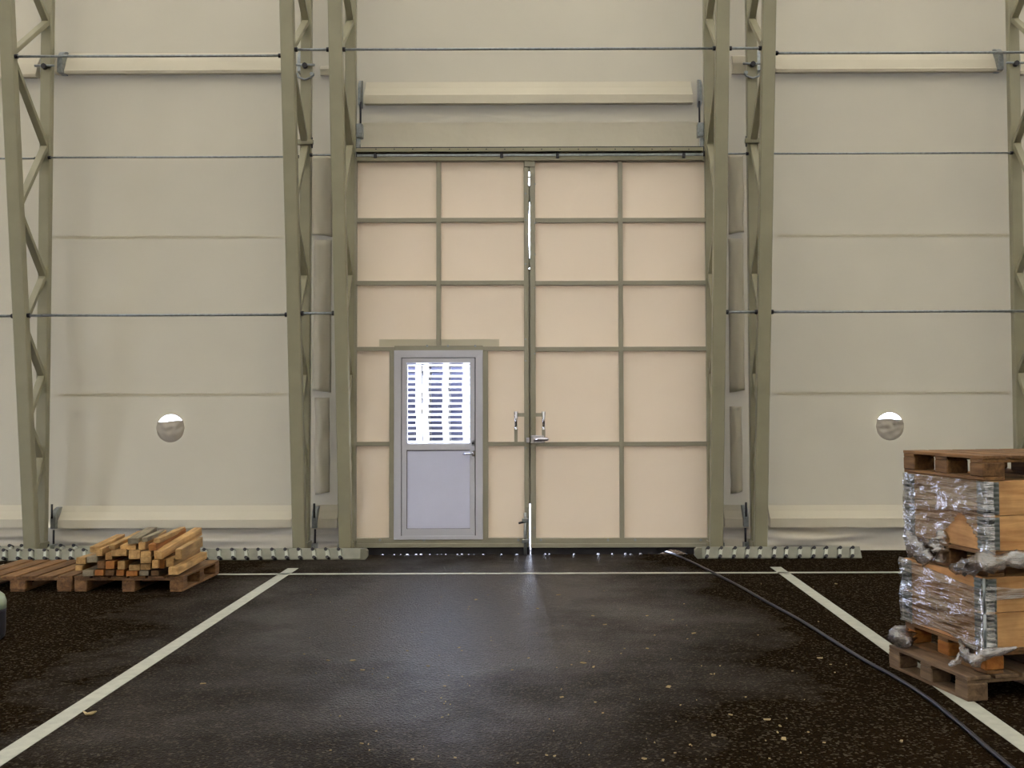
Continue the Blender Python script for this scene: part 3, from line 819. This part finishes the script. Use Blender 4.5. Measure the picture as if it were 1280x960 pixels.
# left: flat empty pallet and the pallet with the timber pile
pf = gnd(90, 739.5)
pA = pallet(pf.x-.98, pf.y, 0, 0, .98, 1.0, M['wood_old'], 'low flat empty wooden pallet at the left edge, next to the timber pile', deck=6, gapw=.035, blk=(.14, .13))
pg = gnd(92.5, 739.5)
pB = pallet(pg.x, pg.y, 0, math.radians(-1.5), .985, .97, M['wood_old'], 'wooden pallet under the pile of sawn timber', deck=6, blk=(.12, .12))
# timber pile
W_, G_, O_ = M['wood_new'], M['wood_grey'], M['wood_orange']
beams = [  # front end centre (u, v), size px, back end centre, material
 ((110, 716.5), 14, 8, (146, 703), G_), ((98.5, 710), 9, 7, (134, 697), W_), ((124, 716), 11, 8, (158, 703), O_), ((137, 716), 11, 8, (170, 703), M['wood_old']),
 ((150, 716), 10, 8, (183, 703), O_), ((164.5, 717), 14, 7, (196, 703), O_), ((180, 716.5), 12, 7, (209, 703), G_), ((193.5, 716.5), 10, 7, (222, 703), M['wood_old']),
 ((216.5, 714), 13, 10, (253, 694), W_),
 ((101, 701), 12, 9, (137, 690), W_), ((115, 699.5), 13, 8, (149, 689), G_), ((126, 706), 9, 10, (160, 693), M['wood_old']), ((137.5, 706.5), 11, 10.5, (170, 692), O_), ((151.5, 706.5), 9.5, 11, (182, 694), W_),
 ((168, 709.5), 14, 8, (198, 694), W_), ((182, 708.5), 13, 8, (210, 694), W_), ((193.7, 705.5), 7.5, 11, (222, 691), W_), ((202, 705), 7, 12, (229, 691), O_), ((212.3, 703.5), 10, 11, (246, 688), W_),
 ((124, 690.5), 8, 10, (156, 676), W_), ((136, 695.5), 9, 9, (167, 684), W_), ((148.5, 691), 19, 9, (176, 679), W_), ((168, 693.5), 14.5, 12, (195, 680), W_), ((182.2, 693), 12.5, 8, (207, 680), W_),
 ((182, 700.5), 13.5, 7.5, (209, 686), W_), ((197.3, 694), 11, 11.5, (248, 664), W_), ((223, 693), 8, 14, (250, 677), W_),
 ((118, 687), 12, 8, (151, 671), W_), ((160, 684.5), 20, 6.5, (188, 672), W_), ((177.5, 682.5), 9, 10, (204, 667), W_), ((190.5, 684.5), 10.5, 8.5, (228, 664), O_),
 ((166.5, 676.3), 13.5, 7.5, (190, 662), G_), ((140, 684), 8, 6, (176, 666), W_), ((181, 674.5), 7, 6, (205, 664), G_), ((196, 676), 8, 6, (228, 661), W_),
]
names = ['grey ended', 'pale', 'orange brown']
ORD = ['first', 'second', 'third', 'fourth', 'fifth', 'sixth', 'seventh', 'eighth', 'ninth', 'tenth', 'eleventh', 'twelfth', 'thirteenth', 'fourteenth', 'fifteenth', 'sixteenth', 'seventeenth', 'eighteenth', 'nineteenth', 'twentieth']
def layer(v): return 'bottom layer' if v > 712 else ('second layer' if v > 698 else ('third layer' if v > 689 else 'top layer'))
rank = {}
for L_ in ('bottom layer', 'second layer', 'third layer', 'top layer'):
    for k, q in enumerate(sorted([q for q in range(len(beams)) if layer(beams[q][0][1]) == L_], key=lambda q: beams[q][0][0])): rank[q] = k
for i, (fe, wp, hp, be, mt) in enumerate(beams):
    Y0 = 9.17+random.uniform(-.03, .05); Yb = 10.02+random.uniform(-.06, .03)
    a, b_ = at(fe[0], fe[1], Y0), at(be[0], be[1], Yb)
    s = Y0/1280
    o = link('timber_offcut', box_me(wp*s*.95, round((b_-a).length, 3), hp*s*.93, mt, .004, key=str(i)))
    me = o.data
    if not me.materials: me.materials.append(mt)
    aim(o, a, b_)
    col = 'grey' if mt == G_ else ('orange-brown' if mt == O_ else ('dark brown' if mt == M['wood_old'] else 'pale'))
    sh = 'wide' if wp > hp*1.6 else ('upright' if hp > wp*1.3 else 'square')
    tag(o, f'{col} {sh} sawn timber, {ORD[rank[i]]} from the left in the {layer(fe[1])} of the pile', 'timber', 'sawn timber lengths piled on a pallet')

# outdoor pallet stacks seen through the door window
def out_pallet_me():
    L, H = 1.2, .144
    bl = []
    for y0 in (0, .3275, .655): bl.append(((0, y0, 0), (L, y0+.145, .022)))
    for x0 in (0, .5275, 1.055):
        bl.append(((x0, 0, .1), (x0+.145, .8, .122)))
        for y0 in (0, .3275, .655): bl.append(((x0, y0, .022), (x0+.145, y0+.145, .1)))
    for y0 in (0, .164, .328, .491, .655): bl.append(((0, y0, .122), (L, y0+.145, .144)))
    me = join_boxes(bl); me.materials.append(M['wood_out']); return me
om = out_pallet_me()
for s, (xc, lab) in enumerate(((at(545.5-56-1.5, 500, 27).x, 'pale pallet in the left outdoor stack seen through the door window'), (at(546-1.0, 500, 27).x-.58+.6, 'pale pallet in the right outdoor stack seen through the door window'))):
    xl = at(528.2, 500, 27).x if s == 1 else at(528.2, 500, 27).x-1.225
    for k in range(20):
        o = link('shipping_pallet', om)
        o.location = (xl+random.uniform(-.02, .02), 27+random.uniform(-.02, .02), k*.1445)
        tag(o, lab.replace('pale pallet in', f'pale pallet, {ORD[19-k]} from the top in'), 'pallet', 'outdoor pallets behind the door window')

gap_backdrop = empty('gap_backdrop', (-3.2, 28.4, 0), 0, 'added dark blue-grey backdrop that darkens the gaps in the outdoor pallet stacks', 'gap_backdrop')  # dark slab added behind the stacks so their gaps read dark
M['gap_backdrop'] = principled('gap_backdrop_dark', (.055, .055, .085, 1), .8, 0, .2, .1)
box('backdrop_slab', (-2.3, 0, 0), (2.3, .3, 4.2), M['gap_backdrop'], gap_backdrop)
box('backdrop_cap', (-2.4, -.1, 4.2), (2.4, .4, 4.3), M['gap_backdrop'], gap_backdrop)
# ------------------------------------------------------------------ right: wrapped stack of crates on pallets
Cn = gnd(1210, 878); ang = math.radians(12.6)
U = Vector((math.cos(ang), math.sin(ang), 0)); V = Vector((-math.sin(ang), math.cos(ang), 0))
def S(u, v, z): return Vector((Cn.x, Cn.y, 0)) + U*u + V*v + Vector((0, 0, z))
PW, PL = 1.2, .80
pallet(Cn.x, Cn.y, 0, ang, PW, PL, M['wood_dirty'], 'dirty bottom pallet with a broken lower board, on the floor under the wrapped crates', deck=7, skip_bottom_front=.1, blk=(.13, .12))
c2 = S(.13, .02, .14)
pallet(c2.x, c2.y, c2.z, ang, PW, PL, M['wood_old'], 'second pallet from the floor, directly under the lower wrapped crate', deck=7, blk=(.12, .11), blockmat=M['wood_orange'])
ZB1 = .281
def crate(u, v, z, label):
    o0 = S(u, v, z)
    e = empty('pallet_collar_crate', o0, ang, label, 'crate')
    H = .197; th = .02
    for k in range(2):
        z0 = k*(H+.003)
        link('front_board', box_me(PW-.004, th, H, M['wood_collar'], .003), None, e, (PW/2, th/2, z0+H/2))
        link('rear_board', box_me(PW-.004, th, H, M['wood_collar'], .003), None, e, (PW/2, PL-th/2, z0+H/2))
        link('side_board', box_me(th, PL-.044, H, M['wood_collar_y'], .003), None, e, (th/2, PL/2, z0+H/2))
        link('side_board', box_me(th, PL-.044, H, M['wood_collar_y'], .003), None, e, (PW-th/2, PL/2, z0+H/2))
    # lid so that nothing shows through
    link('lid_board', box_me(PW-.05, PL-.05, .012, M['wood_collar'], 0), None, e, (PW/2, PL/2, 2*H-.02))
    # galvanised folding hinges, a plate on each face with raised knuckles
    for (cx, cy, dx, dy) in ((0, 0, 1, 1), (0, PL, 1, -1)):
        for k in range(2):
            z0 = k*(H+.003)+.006; z1_ = z0+H-.012
            h_ = empty('corner_hinge'); h_.parent = e
            bm_ = join_boxes([((min(cx, cx+dx*.075), cy-(.004 if dy > 0 else 0), z0), (max(cx, cx+dx*.075), cy+(0 if dy > 0 else .004), z1_))] +
                             [((cx-.004, min(cy, cy+dy*.085), z0), (cx, max(cy, cy+dy*.085), z1_))])
            link('hinge_plate', bm_, M['hinge'], h_)
            bl = []
            nk = 7
            for q in range(nk):
                zz = z0+.008+q*(z1_-z0-.02)/(nk-1)
                bl.append(((cx+.012, cy-.014 if dy > 0 else cy, zz), (cx+.066, cy if dy > 0 else cy+.014, zz+.011)))
                y0, y1 = sorted((cy+dy*.012, cy+dy*.076))
                bl.append(((cx-.014, y0, zz), (cx, y1, zz+.011)))
            kn = link('hinge_knuckles', join_boxes(bl), M['galv'], h_)
            kn['kind'] = 'stuff'
            tube('hinge_pin', [(cx-.004, cy-.004*dy, z0-.004), (cx-.004, cy-.004*dy, z1_+.004)], .009, M['galv'], h_)
    return e
crate(.13, .02, ZB1, 'lower wooden collar crate with galvanised corner hinge, wrapped in plastic film')
ZP3 = ZB1+.397+.004
c3 = S(.15, .02, ZP3)
pallet(c3.x, c3.y, c3.z, ang, PW, PL, M['wood_old'], 'pallet squeezed between the two wrapped crates, hung with crumpled film', deck=7, blk=(.12, .11))
ZB2 = ZP3+.141
crate(.165, .03, ZB2, 'upper wooden collar crate with galvanised corner hinge and torn plastic film')
ZP4 = ZB2+.397+.004
c4 = S(.135, .02, ZP4)
pallet(c4.x, c4.y, c4.z, ang, PW, PL, M['wood_old'], 'brown topmost pallet lying on the upper wrapped crate', deck=7, blk=(.145, .125))
if True:                                            # knot hole of the top pallet's corner block
    pass

# films on the left faces (in the u = const plane), built as wrinkled sheets
def film(label, top, bot, v0, v1, u0, hole=None, seed=0.0, mat='film', wrap=0.0, nv=40, nz=30, amp=.010, group='stretch film around the crates'):
    vv, ff, idx = [], [], {}
    for j in range(nz+1):
        for i in range(nv+1):
            s = i/nv; v = v0+(v1-v0)*s
            t = j/nz; z = top(s)*(1-t)+bot(s)*t
            q = noise.noise(Vector((v*2.2+seed, z*26+v*4, seed))); q2 = noise.noise(Vector((v*7, z*60, seed+5)))
            off = .022+amp*q+amp*.4*q2+.010*noise.noise(Vector((v*3.0+seed*3, z*9, seed)))
            if v < 0:                                # wrap round the corner onto the front face
                p = S(u0-v-.0, -off+.02, z)
            else:
                p = S(u0-off, v+.02, z)
            idx[i, j] = len(vv); vv.append(p)
    for j in range(nz):
        for i in range(nv):
            s, t = (i+.5)/nv, (j+.5)/nz
            if hole and hole(s, top(s)*(1-t)+bot(s)*t): continue
            ff.append((idx[i, j], idx[i, j+1], idx[i+1, j+1], idx[i+1, j]))
    o = link('stretch_film', mesh(vv, ff, True), M[mat])
    return tag(o, label, 'plastic film', group)
# s = 0 at the camera-side corner, 1 at the far corner
film('shiny plastic film over the side of the upper crate, torn open near its corner', lambda s: ZB2+.40-.005, lambda s: ZB2-.02-.03*s, -.02, .82, .165,
     hole=lambda s, z: (z < ZB2+.02+.19*(1-abs(s-.30)/.26)) and .07 < s < .56, seed=1.2)
film('shiny plastic film over the side of the lower crate, sagging diagonally', lambda s: ZB1+.33+.075*s**1.0, lambda s: ZB1-.035+.05*(1-abs(2*s-1))+.03*s, -.05, .82, .13, seed=6.6)
film('loose plastic film over the front of the lower crate', lambda s: ZB1+.36-.03*math.sin(s*3.1), lambda s: ZB1+.30-.03*s, -.62, .0, .13, seed=3.6, nv=20, nz=8, mat='film')

def crumple(label, pts, r, seed, mat='crumple', flat=.5):
    n = 12; vv, ff = [], []
    P_ = [S(*p) for p in pts]; fine = []
    for i in range(len(P_)-1):
        for k in range(6): fine.append(P_[i].lerp(P_[i+1], k/6))
    fine.append(P_[-1])
    m_ = len(fine)
    for i, p in enumerate(fine):
        env = math.sin(math.pi*(i+.35)/(m_-1+.7))**.45
        for k in range(n):
            a = 2*math.pi*k/n
            nn = noise.noise(Vector((i*.55+seed, math.cos(a)*1.7, math.sin(a)*1.7+seed)))
            rr = r*env*(1+1.0*nn)
            tdir = (fine[min(i+1, m_-1)]-fine[max(i-1, 0)]).normalized()
            sd = tdir.cross(Vector((.1, .2, 1))).normalized(); up = sd.cross(tdir)
            vv.append(p+sd*math.cos(a)*rr*flat*1.2+up*math.sin(a)*rr)
    for i in range(m_-1):
        for k in range(n): ff.append((i*n+k, i*n+(k+1) % n, (i+1)*n+(k+1) % n, (i+1)*n+k))
    ff += [tuple(range(n)), tuple((m_-1)*n+k for k in range(n-1, -1, -1))]
    o = link('crumpled_film', mesh(vv, ff, True), M[mat])
    tag(o, label, 'plastic film', 'crumpled film bunches on the crate stack')
crumple('bunched plastic film at the far end of the pallet between the crates', [(.13, .78, ZP3+.17), (.11, .70, ZP3+.10), (.12, .60, ZP3+.05), (.12, .5, ZP3+.03)], .055, .3)
crumple('crumpled film hanging beside the dark opening under the upper crate', [(.145, .44, ZP3+.21), (.12, .42, ZP3+.12), (.11, .40, ZP3+.03)], .05, 2.3, flat=1.0)
crumple('crumpled grey film rope around the corner between the crates', [(.12, .32, ZP3+.01), (.10, .12, ZP3+.04), (.10, -.01, ZP3+.09), (.35, -.02, ZP3+.10), (.75, -.02, ZP3+.13)], .05, 4.4)
crumple('dirty ball of film on the bottom pallet at the far end', [(.06, .78, .24), (.04, .72, .20), (.05, .64, .175)], .055, 7.7, flat=1.1)
crumple('twisted film tail at the near corner of the second pallet', [(.12, .24, .285), (.06, .12, .25), (.05, .02, .22), (.10, -.01, .26), (.3, -.02, .29)], .030, 9.1)
crumple('loose strip of film lying on the bottom pallet deck', [(.115, .17, .25), (.05, .16, .19), (.02, .20, .155)], .018, 11.1)

# paper label on the top pallet: none; small screw eye at its left end
# ------------------------------------------------------------------ canister at the left edge
cc = gnd(-18, 800)
ce = empty('canister', (cc.x, cc.y, 0), 0, 'rounded canister with pale green top and black body at the left edge', 'canister')
def lathe(name, prof, mat, par, n=24):
    vv, ff = [], []
    for r, z in prof:
        for k in range(n): vv.append((r*math.cos(2*math.pi*k/n), r*math.sin(2*math.pi*k/n), z))
    for i in range(len(prof)-1):
        for k in range(n): ff.append((i*n+k, i*n+(k+1) % n, (i+1)*n+(k+1) % n, (i+1)*n+k))
    ff.append(tuple(range(n-1, -1, -1))); ff.append(tuple((len(prof)-1)*n+k for k in range(n)))
    return link(name, mesh(vv, ff, True), mat, par)
lathe('body', [(.10, 0), (.122, .02), (.128, .06), (.128, .2), (.13, .22)], M['rubber'], ce)
lathe('dome_top', [(.13, .22), (.13, .27), (.115, .315), (.08, .345), (.03, .355)], M['canister_top'], ce)
tube('neck', [(0, 0, .35), (0, 0, .385)], .028, M['dark'], ce, 12)

# ------------------------------------------------------------------ debris on the asphalt
def chip_verts(p, l, w_, a):
    c, s = math.cos(a), math.sin(a)
    q = [(-l, -w_), (l, -w_*.5), (l*.8, w_), (-l*.7, w_*.9)]
    P = [(p.x+x*c-y*s, p.y+x*s+y*c) for x, y in q]
    return [(x, y, .001) for x, y in P]+[(x, y, .006) for x, y in P]
spec = [(698, 744), (672, 761), (741, 770), (756, 781), (809, 770), (841, 775), (867, 792), (809, 811), (742, 834), (702, 872), (877, 833), (729, 829), (836, 859), (805, 949), (829, 951),
        (892, 920), (893, 843), (1025, 823), (410, 826), (441, 826), (453, 838), (535, 833), (452, 930), (254, 855), (574, 810), (595, 750), (1045, 730), (1127, 927), (913, 894), (959, 900), (972, 916), (980, 924), (975, 908)]
vv, ff = [], []
for u, v in spec+[(random.uniform(380, 1060), random.uniform(730, 955)) for _ in range(110)]:
    p = gnd(u, v); big = (u, v) in spec
    l = random.uniform(.010, .020) if big else random.uniform(.003, .008)
    b0_ = len(vv); vv += chip_verts(p, l, l*random.uniform(.3, .7), random.uniform(0, 3.14)); ff += [tuple(b0_+i for i in f) for f in BOX]
o = link('wood_chips', mesh(vv, ff), M['debris'])
tag(o, 'small pale wood chips scattered over the asphalt in front of the gate', 'debris', kind='stuff')
lp = [gnd(104, 889, .004), gnd(109, 893, .006), gnd(116, 891.5, .01), gnd(121, 889, .016)]
tag(tube('bark_strip', lp, .008, M['debris'], None, 6, rads=[.003, .009, .011, .003]), 'small curled pale strip of bark beside the left bay line', 'debris')
